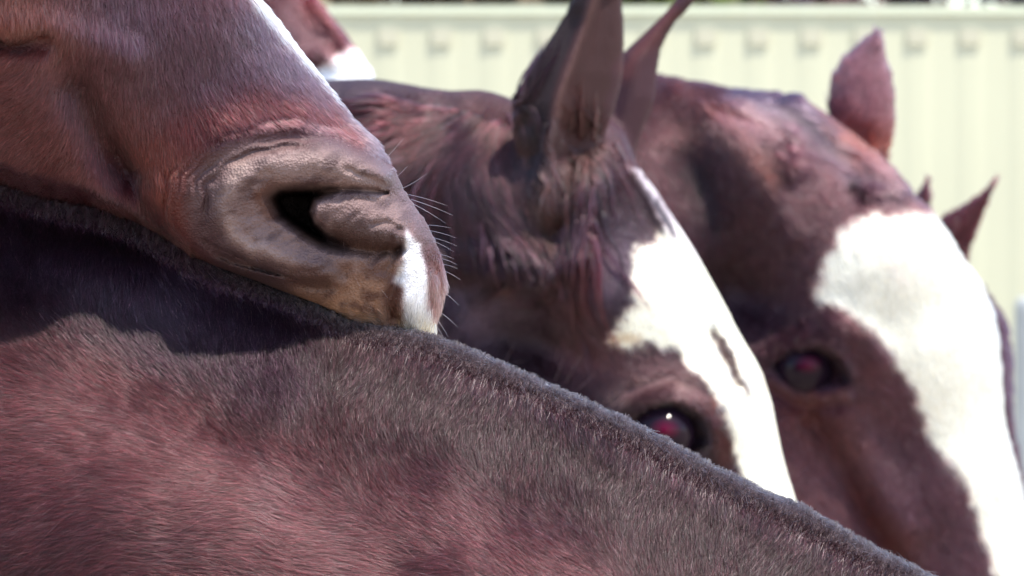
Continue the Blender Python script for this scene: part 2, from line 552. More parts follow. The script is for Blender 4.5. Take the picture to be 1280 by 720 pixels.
# pale corrugated metal fence, in the sun
FD = 15.0
FS = FPX / FD
def fence():
    root = bpy.data.objects.new("metal_fence", None); scene.collection.objects.link(root)
    root.location = (0, FD, 0)
    tag(root, "pale green ribbed metal fence running across behind all the horses", "fence")
    top = CAM_Z + (360 - 19) / FS
    pm = mat_simple("fence_paint", (0.53, 0.53, 0.385), 0.6, 1.3, 0.04)
    cm = mat_simple("fence_rail_paint", (0.62, 0.66, 0.50), 0.55)
    bm_ = mat_simple("fence_bracket_metal", (0.49, 0.475, 0.355), 0.6)
    # trapezoid ribs
    pitch = 0.118; vs = []; fs = []
    prof = [(0, 0), (0.045, 0), (0.066, -0.002), (0.092, -0.002), (0.113, 0)]
    xs = []
    n = int(12 / pitch)
    for i in range(-n // 2, n // 2):
        for px, py in prof: xs.append((i * pitch + px, py))
    for z in (0.05, top):
        for x, y in xs: vs.append((x, y, z))
    for z in (0.05, top):
        for x, y in xs: vs.append((x, y + 0.004, z))
    m_ = len(xs)
    for i in range(m_ - 1):
        fs.append((i, i + 1, m_ + i + 1, m_ + i))
        fs.append((2 * m_ + i + 1, 2 * m_ + i, 3 * m_ + i, 3 * m_ + i + 1))
        fs.append((m_ + i, m_ + i + 1, 3 * m_ + i + 1, 3 * m_ + i))
    link_mesh("cladding", vs, fs, pm, root, smooth=False)
    def box(nm, x0, x1, y0, y1, z0, z1, mt):
        v = [(x, y, z) for z in (z0, z1) for y in (y0, y1) for x in (x0, x1)]
        f = [(0, 2, 3, 1), (4, 5, 7, 6), (0, 1, 5, 4), (2, 6, 7, 3), (0, 4, 6, 2), (1, 3, 7, 5)]
        return link_mesh(nm, v, f, mt, root, smooth=False)
    box("top_rail", -6, 6, -0.010, 0.016, top + 0.002, top + 0.020, cm)
    for i in range(-10, 11):
        x = i * 0.118 + 0.079
        z = top - 0.04
        box("rail_clip", x - 0.022, x + 0.022, -0.0085, -0.0035, z - 0.026, z + 0.012, bm_)
    for x in (-4.8, -2.4, 0.0, 2.4, 4.8):
        box("post", x - 0.03, x + 0.03, 0.035, 0.095, 0, top, cm)
fence()

def post():
    x = (1292 - 640) / 8400 * 12.6; top = CAM_Z + (360 - 372) / 8400 * 12.6; r = 0.036
    prof = [(r, 0), (r, top - 0.03), (r * 0.96, top - 0.012), (r * 0.8, top), (0.0005, top + 0.004)]
    n = 24; vs = [(p * math.cos(2 * math.pi * i / n), p * math.sin(2 * math.pi * i / n), z) for p, z in prof for i in range(n)]
    fs = [(j * n + i, j * n + (i + 1) % n, (j + 1) * n + (i + 1) % n, (j + 1) * n + i) for j in range(len(prof) - 1) for i in range(n)]
    o = link_mesh("post", vs, fs, mat_simple("painted_post", (0.42, 0.43, 0.41), 0.7, 14, 0.1)); o.location = (x, 12.6, 0)
    tag(o, "pale grey round post in front of the fence, beside the hidden dark horse's cheek", "post")
post()

# shrubs beyond the fence: only their tops clear the rail
def shrub(x, y, h, w, leafcol, seed, label):
    r = np.random.default_rng(seed)
    root = bpy.data.objects.new("shrub", None); scene.collection.objects.link(root); root.location = (x, y, 0)
    tag(root, label, "shrub", "shrubs beyond the fence")
    n = 4200; w = w * 1.35
    p = r.normal(0, 1, (n, 3)); p /= np.linalg.norm(p, axis=1)[:, None]; p *= (r.random(n) ** 0.4)[:, None]
    lump = 1 + 0.3 * NZ(p[:, 0] * 100 + seed * 77, p[:, 2] * 100, 45)
    p = p * lump[:, None] * np.array([w, w, h * 0.45]) + np.array([0, 0, h * 0.58])
    a = r.normal(0, 1, (n, 3)); a /= np.linalg.norm(a, axis=1)[:, None]
    b = np.cross(a, r.normal(0, 1, (n, 3))); b /= np.linalg.norm(b, axis=1)[:, None]
    L, Wd = 0.06, 0.025
    vs = np.stack([p - a * L, p + b * Wd, p + a * L, p - b * Wd], 1).reshape(-1, 3)
    q = np.arange(4 * n).reshape(n, 4)
    link_mesh("foliage", vs, q, mat_simple("shrub_leaf", leafcol, 0.6, 4, 0.4), root, smooth=False)
    vs, fs = [], []
    for s in range(5):
        ang = s * 1.3 + seed; tx, ty = math.cos(ang) * w * 0.4, math.sin(ang) * w * 0.4
        for j, (t, rr) in enumerate(((0, 0.035), (0.5, 0.022), (0.9, 0.008))):
            for k in range(6):
                th = k * math.pi / 3
                vs.append((tx * t + rr * math.cos(th), ty * t + rr * math.sin(th), h * 0.85 * t))
        o = s * 18
        for j in range(2):
            for k in range(6):
                k2 = (k + 1) % 6
                fs.append((o + j * 6 + k, o + j * 6 + k2, o + j * 6 + 6 + k2, o + j * 6 + 6 + k))
    link_mesh("stem", vs, fs, mat_simple("shrub_bark", (0.16, 0.11, 0.08), 0.9, 20), root, smooth=False)
SHR = [(-2.0, 17.6, 2.75, 0.75, (0.16, 0.13, 0.08), "dull brown shrub beyond the fence, behind the white-nosed muzzle"),
       (-0.22, 17.4, 2.66, 0.34, (0.15, 0.12, 0.07), "low olive-brown shrub beyond the fence above the middle horse's crest"),
       (-0.75, 17.9, 2.9, 0.6, (0.20, 0.15, 0.09), "bare-looking brown shrub beyond the fence above the dark horse's crest"),
       (0.25, 17.7, 2.62, 0.42, (0.13, 0.16, 0.04), "yellow-green shrub beyond the fence between the two pairs of ears"),
       (0.75, 18.1, 2.95, 0.5, (0.20, 0.13, 0.12), "reddish brown shrub beyond the fence above the broad-blazed horse"),
       (1.5, 17.8, 2.8, 0.5, (0.10, 0.09, 0.08), "dark grey-green shrub beyond the fence above the pointed dark ears")]
for i, a in enumerate(SHR): shrub(*a[:5], seed=i + 2, label=a[5])

# ================================================================== horses
VIEW = (-120, -90, 1400, 810)

# ---- 1: the neck across the front, with its hogged mane --------------------
def front_neck():
    fr = Frame(2900)
    top = [(-900, -200), (-500, 20), (-200, 148), (-80, 196), (0, 226), (60, 246), (120, 259), (175, 277), (215, 299), (240, 317), (275, 333), (330, 350), (400, 378), (440, 399), (480, 408),
           (540, 421), (600, 446), (700, 487), (800, 536), (900, 590), (1000, 636), (1080, 679), (1160, 720), (1400, 850), (1800, 1090)]
    sh = Sheet(-950, -260, 1900, 2000, 3.0)
    outline = top + [(1800, 2000), (-900, 2000)]
    sdv = poly_sd(sh.U, sh.V, outline).astype(np.float32)
    ins = -sdv
    cl = [np.array(p, float) for p in top]
    def off(o, r, d=0, ds=1.0):
        res = []
        for i, p in enumerate(cl):
            a = cl[max(i - 2, 0)]; b = cl[min(i + 2, len(cl) - 1)]
            t = (b - a) / np.linalg.norm(b - a); n = np.array([-t[1], t[0]])
            q = p + n * o
            if i % 2 == 0 or i == len(cl) - 1: res.append((q[0], q[1], d, r))
        return res
    L1 = off(36, 36); LA = off(72, 62); L2 = off(135, 98); L3 = off(330, 195); L4 = [(-700, 500, 20, 400), (-100, 750, 10, 360), (500, 1000, 0, 330), (1100, 1250, 0, 300), (1700, 1500, 0, 280)]
    # relief: soft swellings of the neck muscles, the crest edge, tufted coat
    sh.stroke([(200, 560), (420, 600), (700, 720)], 90, 5)
    sh.stroke([(-50, 430), (150, 470), (300, 560), (480, 690)], 60, -12)
    sh.mound((120, 640), 160, 70, 12, -12)
    edge = [(p[0] - 9, p[1] + 21) for p in top if p[0] > 380]
    
    
    sh.mound((150, 320), 110, 50, 16, 22)             # the mane stands higher up to here
    sh.H += 2.0 * NZ(sh.U, sh.V, 60, octaves=3)
    def f(u, v, d):
        b = limb(u, v, d, L1)
        b = smin(b, limb(u, v, d, LA), 40); b = smin(b, limb(u, v, d, L2), 70); b = smin(b, limb(u, v, d, L3), 110)
        b = smin(b, limb(u, v, d, L4), 160)
        b = smax(b, sh.sample(sdv, u, v), 16)
        return b - sh.sample(sh.H, u, v) * sstep(40, -20, d)
    sh.base_colour((108, 58, 64))
    n1 = NZ(sh.U, sh.V, 70, octaves=3)
    sh.mixin(0.12 * sstep(0.0, 0.7, n1), (122, 50, 54))
    sh.mixin(0.25 * sstep(-0.1, 0.6, NZ2(sh.U, sh.V, 45, octaves=3)), (92, 64, 74))
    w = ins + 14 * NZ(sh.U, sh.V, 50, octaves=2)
    sh.mixin(0.92 * sstep(190, 60, w), (60, 43, 56)); sh.mixin(0.85 * sstep(170, 60, w) * sstep(430, 330, sh.U), (112, 90, 118))  # left part painted paler, as fill light in the muzzle's cast shadow
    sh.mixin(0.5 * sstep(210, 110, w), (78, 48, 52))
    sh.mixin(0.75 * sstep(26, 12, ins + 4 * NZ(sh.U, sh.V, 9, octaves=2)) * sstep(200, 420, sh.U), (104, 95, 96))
    root = horse_root("horse", fr, 300, 700, 0)
    tag(root, "dark bay horse whose sloping neck and clipped mane cross the front of the group", "horse", "horses standing close together")
    ax = axis(-850, -80, 1330, 1750, 6, 60); ay = axis(-230, 190, 760, 1850, 5, 60); az = axis(-480, -290, 60, 480, 5, 40)
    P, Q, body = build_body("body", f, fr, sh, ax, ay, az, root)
    flow = flow_field([(150, 320, -.15, 1), (0, 330, 0, 1), (0, 240, 0, 1), (300, 400, -.12, 1), (460, 470, -.5, 1), (600, 500, -.55, 1), (800, 610, -.6, 1), (1000, 700, -.65, 1), (1200, 800, -.6, 1),
                       (450, 560, .15, 1), (380, 500, .05, 1), (300, 490, .45, 1), (170, 470, .7, .9), (60, 440, .6, .8), (100, 545, 1, .05), (30, 520, 1, -.1), (50, 630, 1, -.4), (250, 620, 1, -.2), (60, 710, 1, -.5),
                       (400, 660, 1, -.02), (560, 600, .5, .9), (520, 640, .85, .5), (650, 660, .6, .8), (750, 640, 0, 1), (500, 710, 1, 0), (850, 700, -.1, 1), (700, 710, .8, .5), (640, 560, -.2, 1), (350, 580, .8, .5)])
    S = lambda A, u, v: sh.sample(A, u, v)
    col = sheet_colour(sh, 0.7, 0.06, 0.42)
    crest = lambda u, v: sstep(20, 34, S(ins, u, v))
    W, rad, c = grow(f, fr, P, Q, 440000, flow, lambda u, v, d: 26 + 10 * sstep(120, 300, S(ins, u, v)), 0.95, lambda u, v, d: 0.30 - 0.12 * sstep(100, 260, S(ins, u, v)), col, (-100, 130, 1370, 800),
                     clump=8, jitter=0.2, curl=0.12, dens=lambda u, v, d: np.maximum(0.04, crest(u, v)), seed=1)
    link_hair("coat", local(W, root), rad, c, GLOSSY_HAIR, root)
    # scattered hairs coloured pale to stand in for light glints near the crest
    W, rad, c = grow(f, fr, P, Q, 15000, flow, 24, 0.85, 0.24, lambda u, v, d, r: np.tile(srgb(166, 142, 140), (len(u), 1)) * np.exp(r.normal(0, 0.4, len(u)))[:, None], (-100, 130, 1370, 800), clump=8, jitter=0.16, curl=0.08,
                     dens=lambda u, v, d: 0.10 + crest(u, v) * sstep(300, 90, S(ins, u, v)) * sstep(150, 330, u), seed=4)
    link_hair("glint_hairs", local(W, root), rad, c, GLOSSY_HAIR, root)
    # hogged mane: upright stubble along the top
    up = lambda u, v: np.tile(np.array([[0.35, -1.0]]), (len(u), 1)) / 1.06
    W, rad, c = grow(f, fr, P, Q, 70000, up, lambda u, v, d: np.where(u < 235, 12, 7) * (1 + 0.6 * NZ(u, v, 5, octaves=2)), 1.15, lambda u, v, d: np.full(len(u), 1.15), col, (-100, 130, 1370, 800),
                     clump=9, jitter=0.35, curl=0.25, dens=lambda u, v, d: sstep(38, 14, S(ins, u, v)), seed=2, facing=-0.9, droop=0.2)
    link_hair("mane", local(W, root), rad, c, HAIR, root)
    return fr, f, top
NECK = front_neck()

# ---- 2: the head resting over it, nostril towards us ----------------------
def nose_horse():
    fr = Frame(2870)
    sh = Sheet(-900, -1300, 700, 620, 2.0)
    edge = [(-560, -1280), (-260, -860), (100, -350), (240, -135), (326, 0), (362, 44), (402, 92), (434, 134), (468, 184), (502, 232), (530, 276), (550, 314), (562, 348), (560, 378), (550, 398), (549, 417), (540, 440), (500, 480), (430, 520)]
    outline = edge + [(200, 600), (-300, 560), (-900, 300), (-900, -1280)]
    sdv = poly_sd(sh.U, sh.V, outline).astype(np.float32)
    A1 = [(-420, -900, 0, 130), (20, -320, 0, 105), (262, 45, 0, 84), (402, 225, 0, 78), (478, 345, 0, 76)]
    A2 = [(-480, -620, 0, 270), (-150, -220, 0, 215), (60, 30, 0, 175), (235, 195, 0, 142), (350, 290, 0, 118), (430, 350, 0, 96)]
    A3 = [(-600, -380, 0, 270), (-180, 60, 0, 190), (90, 260, 0, 140), (300, 390, 0, 105), (430, 425, 0, 82), (470, 440, 0, 70)]
    def shift(u, v):
        t = (u - 540) * -0.56 + (v - 400) * -0.83
        return -0.37 * np.clip(t, 0, 400) - 0.5 * np.clip(t - 400, 0, 2000)
    R = sh
    # cheek and mouth-corner forms
    R.stroke([(118, 120), (145, 175), (170, 215)], [24, 22, 18], -26); R.stroke([(160, 200), (188, 245), (222, 300)], [16, 14, 12], -13)
    R.stroke([(70, 130), (110, 200), (150, 262)], 46, 16)
    R.stroke([(-60, 62), (0, 60), (45, 70), (80, 62)], [10, 9, 8, 12], -22)
    R.stroke([(-60, 40), (10, 42), (90, 45), (180, 75)], 22, 12)
    R.stroke([(200, 40), (300, 130)], 60, 6)
    R.stroke([(235, 250), (225, 320)], 34, 18)
    R.stroke([(300, 178), (380, 165), (450, 195)], 34, 10)
    # nostril: flared rim, crescent opening, alar lobe
    R.mound((385, 275), 150, 92, 34, 12, 2.6)
    R.stroke([(482, 224), (455, 214), (400, 206), (345, 214), (306, 240), (292, 274), (312, 308), (360, 330), (415, 342)], [13, 22, 25, 26, 26, 26, 25, 23, 16], 25, 2.2)
    R.stroke([(400, 262), (450, 268), (495, 290)], [26, 36, 24], 14, 2.5)
    R.PIT = np.zeros(R.U.shape, np.float32)
    H0 = R.H.copy()
    R.pit([(344, 250), (354, 241), (375, 240), (400, 240), (425, 241), (398, 252), (392, 266), (398, 282), (416, 296), (445, 307), (475, 312), (500, 309), (507, 313), (498, 319), (470, 321), (435, 316), (405, 306), (378, 288), (355, 272)], 115, 9)
    R.PIT = ((H0 - R.H) * (0.12 + 0.88 * sstep(448, 385, R.U))).astype(np.float32); R.H = H0
    R.stroke([(425, 300), (465, 312), (500, 312)], [12, 9, 7], -9)
    R.stroke([(395, 239), (440, 240), (470, 241), (486, 243)], [5, 4, 3.5, 2.5], -16)
    R.stroke([(470, 283), (488, 280), (505, 290)], 4, -6); R.stroke([(492, 300), (478, 318), (468, 330)], 4, -6); R.stroke([(505, 305), (490, 330), (482, 340)], 4, -7)
    Uw, Vw = R.warp(5, 26)
    win = sstep(300, 250, R.V) * sstep(440, 375, R.U)
    for k, (o, hh, r0) in enumerate(((-2, -9, 4.0), (10, -8, 3.2), (19, -6, 4.4), (31, -5, 3.4), (46, -4, 5))):
        pl = [(262 - o, 285), (268 - o, 236 - o * .3), (290 - o * .6, 210 - o * .6), (330, 192 - o * .8), (376, 185 - o * .8), (440, 190 - o * .6)]
        brk = 0.25 + 0.75 * sstep(-0.5, 0.3, NZ2(R.U + 500 * k, R.V, 45))
        R.H += hh * win * brk * np.exp(-(seg_dist(Uw, Vw, pl) / r0) ** 2)
    for pl, r0, hh in (([(345, 222), (312, 248), (304, 282), (325, 306)], 6, -5), ([(330, 330), (380, 340), (440, 338)], 5, -5), ([(440, 218), (470, 226), (488, 236)], 4, -5), ([(420, 252), (455, 250), (480, 262)], 5, -3),
                       ([(500, 255), (512, 272), (514, 290)], 5, -4), ([(280, 318), (300, 330), (325, 336)], 4, -6), ([(365, 350), (395, 362), (420, 360)], 5, -5)):
        R.H += hh * np.exp(-(seg_dist(Uw, Vw, pl) / r0) ** 2)
    R.stroke([(290, 345), (330, 352), (372, 358), (408, 354), (430, 344)], [7, 8, 9, 9, 7], -9)
    R.stroke([(250, 310), (285, 332), (330, 342)], 5, -7)
    for k in range(9):
        a = k * 0.5
        R.stroke([(262 + 6 * k, 300 + 3 * k), (275 + 8 * k, 318 + 2.5 * k), (300 + 9 * k, 332 + 2 * k)], [1.5, 3.4, 1.5], -8)
    R.stroke([(420, 330), (440, 350), (436, 372)], 9, -4)
    # upper lip
    R.mound((440, 390), 90, 46, 16, 10, 2.0)
    R.stroke([(498, 345), (490, 372), (492, 395)], [7, 8, 8], -11)
    R.stroke([(516, 300), (512, 360), (520, 410)], 16, 8)
    R.stroke([(545, 330), (556, 375), (548, 396)], 5, -4)
    R.H += 2.2 * NZ(R.U + R.V * 0.7, (R.V - R.U * 0.7) * 0.5, 8, octaves=2) * sstep(1.5, 0.8, np.hypot((R.U - 400) / 150, (R.V - 300) / 110)) + 1.2 * NZ2(R.U, R.V, 40, octaves=3)
    nfr, nf, ntop = NECK
    crest_v = np.array(ntop, float)
    kk = nfr.s / fr.s
    def f(u, v, d):
        dd = d - shift(u, v)
        b = limb(u, v, dd, A1, 1.25)
        b = smin(b, limb(u, v, dd, A2, 0.95), 50); b = smin(b, limb(u, v, dd, A3, 0.78), 50)
        b = smax(b, sh.sample(sdv, u, v), 14)
        b = b - sh.sample(sh.H, u, v) * sstep(0, -60, dd) + sh.sample(sh.PIT, u, v) * sstep(60, 0, dd)
        # the chin lies on the neck: the neck presses into it in front, the jaw hangs behind
        nu, nv, nd = (u - 640) * kk + 640, (v - 360) * kk + 360, (d / fr.s + fr.D - nfr.D) * nfr.s
        cv = np.interp(u, crest_v[:, 0], crest_v[:, 1])
        b = smax(b, (v - cv - 8 - 0.22 * np.minimum(nd + 22, 0)) * 0.85 - 500 * sstep(20, 140, nd), 12)
        return smax(b, -(nf(nu, nv, nd) / kk) + 2, 6)
    # coat
    sh.base_colour((112, 66, 62))
    sh.mixin(0.6 * sstep(-0.1, 0.6, NZ(sh.U, sh.V, 90, octaves=3)), (92, 62, 72))
    sh.dab([(60, -60), (180, 40), (300, 110)], 100, (88, 68, 84), 0.75)  # bluish sheen of the mid face painted into the coat
    sh.dab([(330, 40), (400, 150), (470, 250)], [40, 40, 26], (112, 96, 108), 0.8)
    sh.dab([(20, -20), (60, 30)], 60, (140, 86, 70), 0.7)
    sh.dab([(220, 210), (235, 320)], 50, (122, 60, 46), 0.9)
    sh.dab([(250, 160), (330, 130), (415, 145), (450, 178)], [26, 28, 24, 12], (104, 42, 40), 0.8)
    sh.dab([(118, 120), (160, 200), (215, 300)], 18, (66, 36, 42), 0.8)  # cheek crease darkened in the colour, as shade
    sh.dab([(-40, 66), (60, 70)], 9, (60, 32, 38), 0.7)  # same painted shade in the fold higher up
    sh.dab([(30, 150), (100, 250)], 60, (110, 66, 68), 0.6)
    sk = sstep(1.12, 0.82, np.hypot((sh.warp(8, 30)[0] - 388) / 142, (sh.V - 276 - 0.12 * (sh.U - 388)) / 96))
    sh.mixin(sk, (146, 126, 120)); sh.dab([(275, 250), (270, 300), (310, 345), (400, 352)], 30, (96, 74, 80), 0.75); sh.dab([(320, 215), (405, 210), (465, 226)], 15, (158, 140, 132), 0.6); sh.mixin(0.6 * sstep(0.0, 0.5, NZ(sh.U + sh.V * .6, sh.V * 1.6, 16, octaves=4)) * sk, (86, 62, 66))  # mottled skin; rim painted shaded at lower left, highlit along the top
    for k, (o, hh) in enumerate(((0, .5), (19, .45), (31, .3))):
        pl = [(262 - o, 285), (268 - o, 236 - o * .3), (290 - o * .6, 210 - o * .6), (330, 192 - o * .8), (376, 185 - o * .8), (440, 190 - o * .6)]
        sh.mixin(hh * win * np.exp(-(seg_dist(Uw, Vw, pl) / 4.5) ** 2), (84, 48, 50))  # shade in the wrinkle grooves painted as dark lines
    sh.dab([(310, 215), (290, 260), (305, 300), (370, 330)], 12, (178, 160, 148), 0.5)  # pale highlight painted along the rim roll
    sh.mixin(sstep(0.35, 0.8, R.PIT / 115), (46, 28, 30)); sh.dab([(430, 303), (470, 312), (500, 312)], 9, (84, 56, 54), 0.85, amp=2); sh.dab([(430, 285), (470, 298), (500, 300)], 12, (104, 82, 78), 0.6, amp=3)  # dark inner skin; channel and lobe underside darkened as painted shade
    sh.dab([(345, 232), (332, 250), (345, 275)], 7, (120, 76, 52), 0.6)
    sh.dab([(430, 298), (480, 308)], 16, (84, 60, 50), 0.7)  # more painted shade where the lobe turns into the channel
    sh.patch([(390, 352), (440, 336), (480, 326), (500, 335), (498, 420), (420, 440), (330, 370)], (164, 130, 102), 26, 12)
    sh.dab([(470, 335), (494, 352), (490, 390)], 13, (104, 68, 60), 0.7)
    sh.dab([(420, 395), (470, 400)], 14, (160, 128, 92), 0.6)
    m = (0.7 * sstep(0.05, 0.5, NZ(sh.U, sh.V, 16, octaves=3)) * sstep(1.2, 0.9, np.hypot((sh.U - 440) / 90, (sh.V - 385) / 45)))
    sh.mixin(m, (100, 66, 56))
    sh.dab([(290, 335), (372, 352), (408, 354)], 18, (84, 64, 62), 0.6)  # crease below the nostril darkened with painted shade
    # white snip and the white edge of the blaze
    sh.patch([(512, 292), (526, 305), (536, 340), (542, 380), (556, 430), (500, 430), (503, 400), (506, 360), (494, 350), (505, 330)], (205, 205, 210), 6, 5)
    sh.patch([(500, 395), (548, 398), (552, 450), (496, 450)], (208, 186, 140), 8, 5)
    sh.dab([(548, 340), (556, 380)], 13, (148, 104, 98), 0.9, amp=3)
    sh.patch([(318, 0), (200, -190), (240, -220), (400, -20), (420, 70), (450, 140), (438, 142), (414, 116), (380, 78), (345, 34)], (225, 225, 215), 4, 3)
    sh.dab([(438, 140), (480, 205), (540, 300)], 9, (128, 116, 124), 0.75, amp=2)
    root = horse_root("horse", fr, 200, 100, -60)
    tag(root, "reddish bay horse resting its muzzle with grey nostril and white snip over the front neck", "horse", "horses standing close together")
    def denser(a, lo, hi, st):
        return np.concatenate([a[a < lo - st * .5], np.arange(lo, hi, st), a[a > hi + st * .5]]).astype(np.float32)
    ax = denser(axis(-850, -70, 575, 690, 4, 50), 232, 560, 2.3); ay = denser(axis(-1250, -60, 430, 600, 4, 50), 160, 425, 2.3); az = axis(-900, -330, -10, 330, 4, 40)
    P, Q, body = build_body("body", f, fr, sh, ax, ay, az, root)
    flow = flow_field([(30, 30, .1, 1), (150, 60, .05, 1), (250, 80, .25, 1), (330, 80, .45, 1), (400, 130, .7, 1), (480, 230, .6, 1), (230, 200, .1, 1), (230, 300, 0, 1), (300, 150, .5, .8), (370, 150, .8, .7), (450, 170, .8, .8),
                       (20, 110, -.9, .3), (60, 170, -.6, .8), (30, 210, -.5, 1), (110, 220, -.35, 1), (160, 150, .1, 1), (150, 250, -.1, 1), (520, 310, .25, 1), (520, 400, .1, 1), (440, 380, .7, .4), (550, 360, .1, 1), (380, 360, 1, .2)], 3.4)
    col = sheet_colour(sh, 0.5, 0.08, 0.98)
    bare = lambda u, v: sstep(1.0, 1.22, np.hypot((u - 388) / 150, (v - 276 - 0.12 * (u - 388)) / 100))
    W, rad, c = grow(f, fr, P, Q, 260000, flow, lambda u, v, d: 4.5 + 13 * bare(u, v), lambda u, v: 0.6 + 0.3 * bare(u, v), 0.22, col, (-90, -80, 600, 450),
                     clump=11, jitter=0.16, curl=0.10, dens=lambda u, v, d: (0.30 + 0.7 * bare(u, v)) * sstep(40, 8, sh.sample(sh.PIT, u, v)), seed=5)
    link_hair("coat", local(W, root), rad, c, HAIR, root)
    # whiskers
    r = np.random.default_rng(3)
    wl = []
    roots = [(484, 204, 26, -24), (497, 226, 18, -12), (508, 236, 30, -14), (515, 244, 48, 10), (518, 250, 52, 16), (521, 256, 40, 20), (534, 282, 34, 0), (536, 288, 38, 6), (539, 296, 36, 8), (541, 300, 30, 11),
             (551, 318, 20, 2), (553, 323, 22, 4), (555, 330, 20, 2), (557, 338, 22, 8), (559, 366, 18, 12), (556, 392, 20, 14), (550, 400, 14, 18), (546, 404, 12, 14), (372, 240, 3, 12), (400, 238, 2, 10), (415, 305, 3, -14), (422, 306, -2, -16), (430, 310, 4, -18), (438, 313, -3, -14), (300, 270, -8, 9), (330, 320, 6, 12), (450, 345, 8, 14), (480, 360, 12, 10), (520, 370, 18, 8)]
    for (u, v, du, dv) in roots:
        uu, vv = np.array([float(u)]), np.array([float(v)])
        ds = np.arange(-260, 60, 2.0); fv = f(np.full(ds.shape, u - 3.0), np.full(ds.shape, float(v)), ds)
        hit = np.nonzero(fv < 0)[0]
        d0 = ds[hit[0]] if len(hit) else shift(u, v) - 20
        if u > 480: d0 = d0 + 12
        q = [(u - 3 + du * t, v + dv * t + 4 * t * t * math.copysign(1, dv), d0 - 12 * t + 6 * t * t) for t in (0, .3, .65, 1)]
        wl.append(q)
    W = fr.world(np.array(wl).reshape(-1, 3)).reshape(-1, 4, 3)
    rad = np.tile(np.array([[1, .85, .6, .25]]) * 0.20 / fr.s, (len(wl), 1))
    link_hair("whiskers", local(W, root), rad, np.tile(srgb(120, 100, 112), (len(wl), 1)), HAIR, root)
nose_horse()

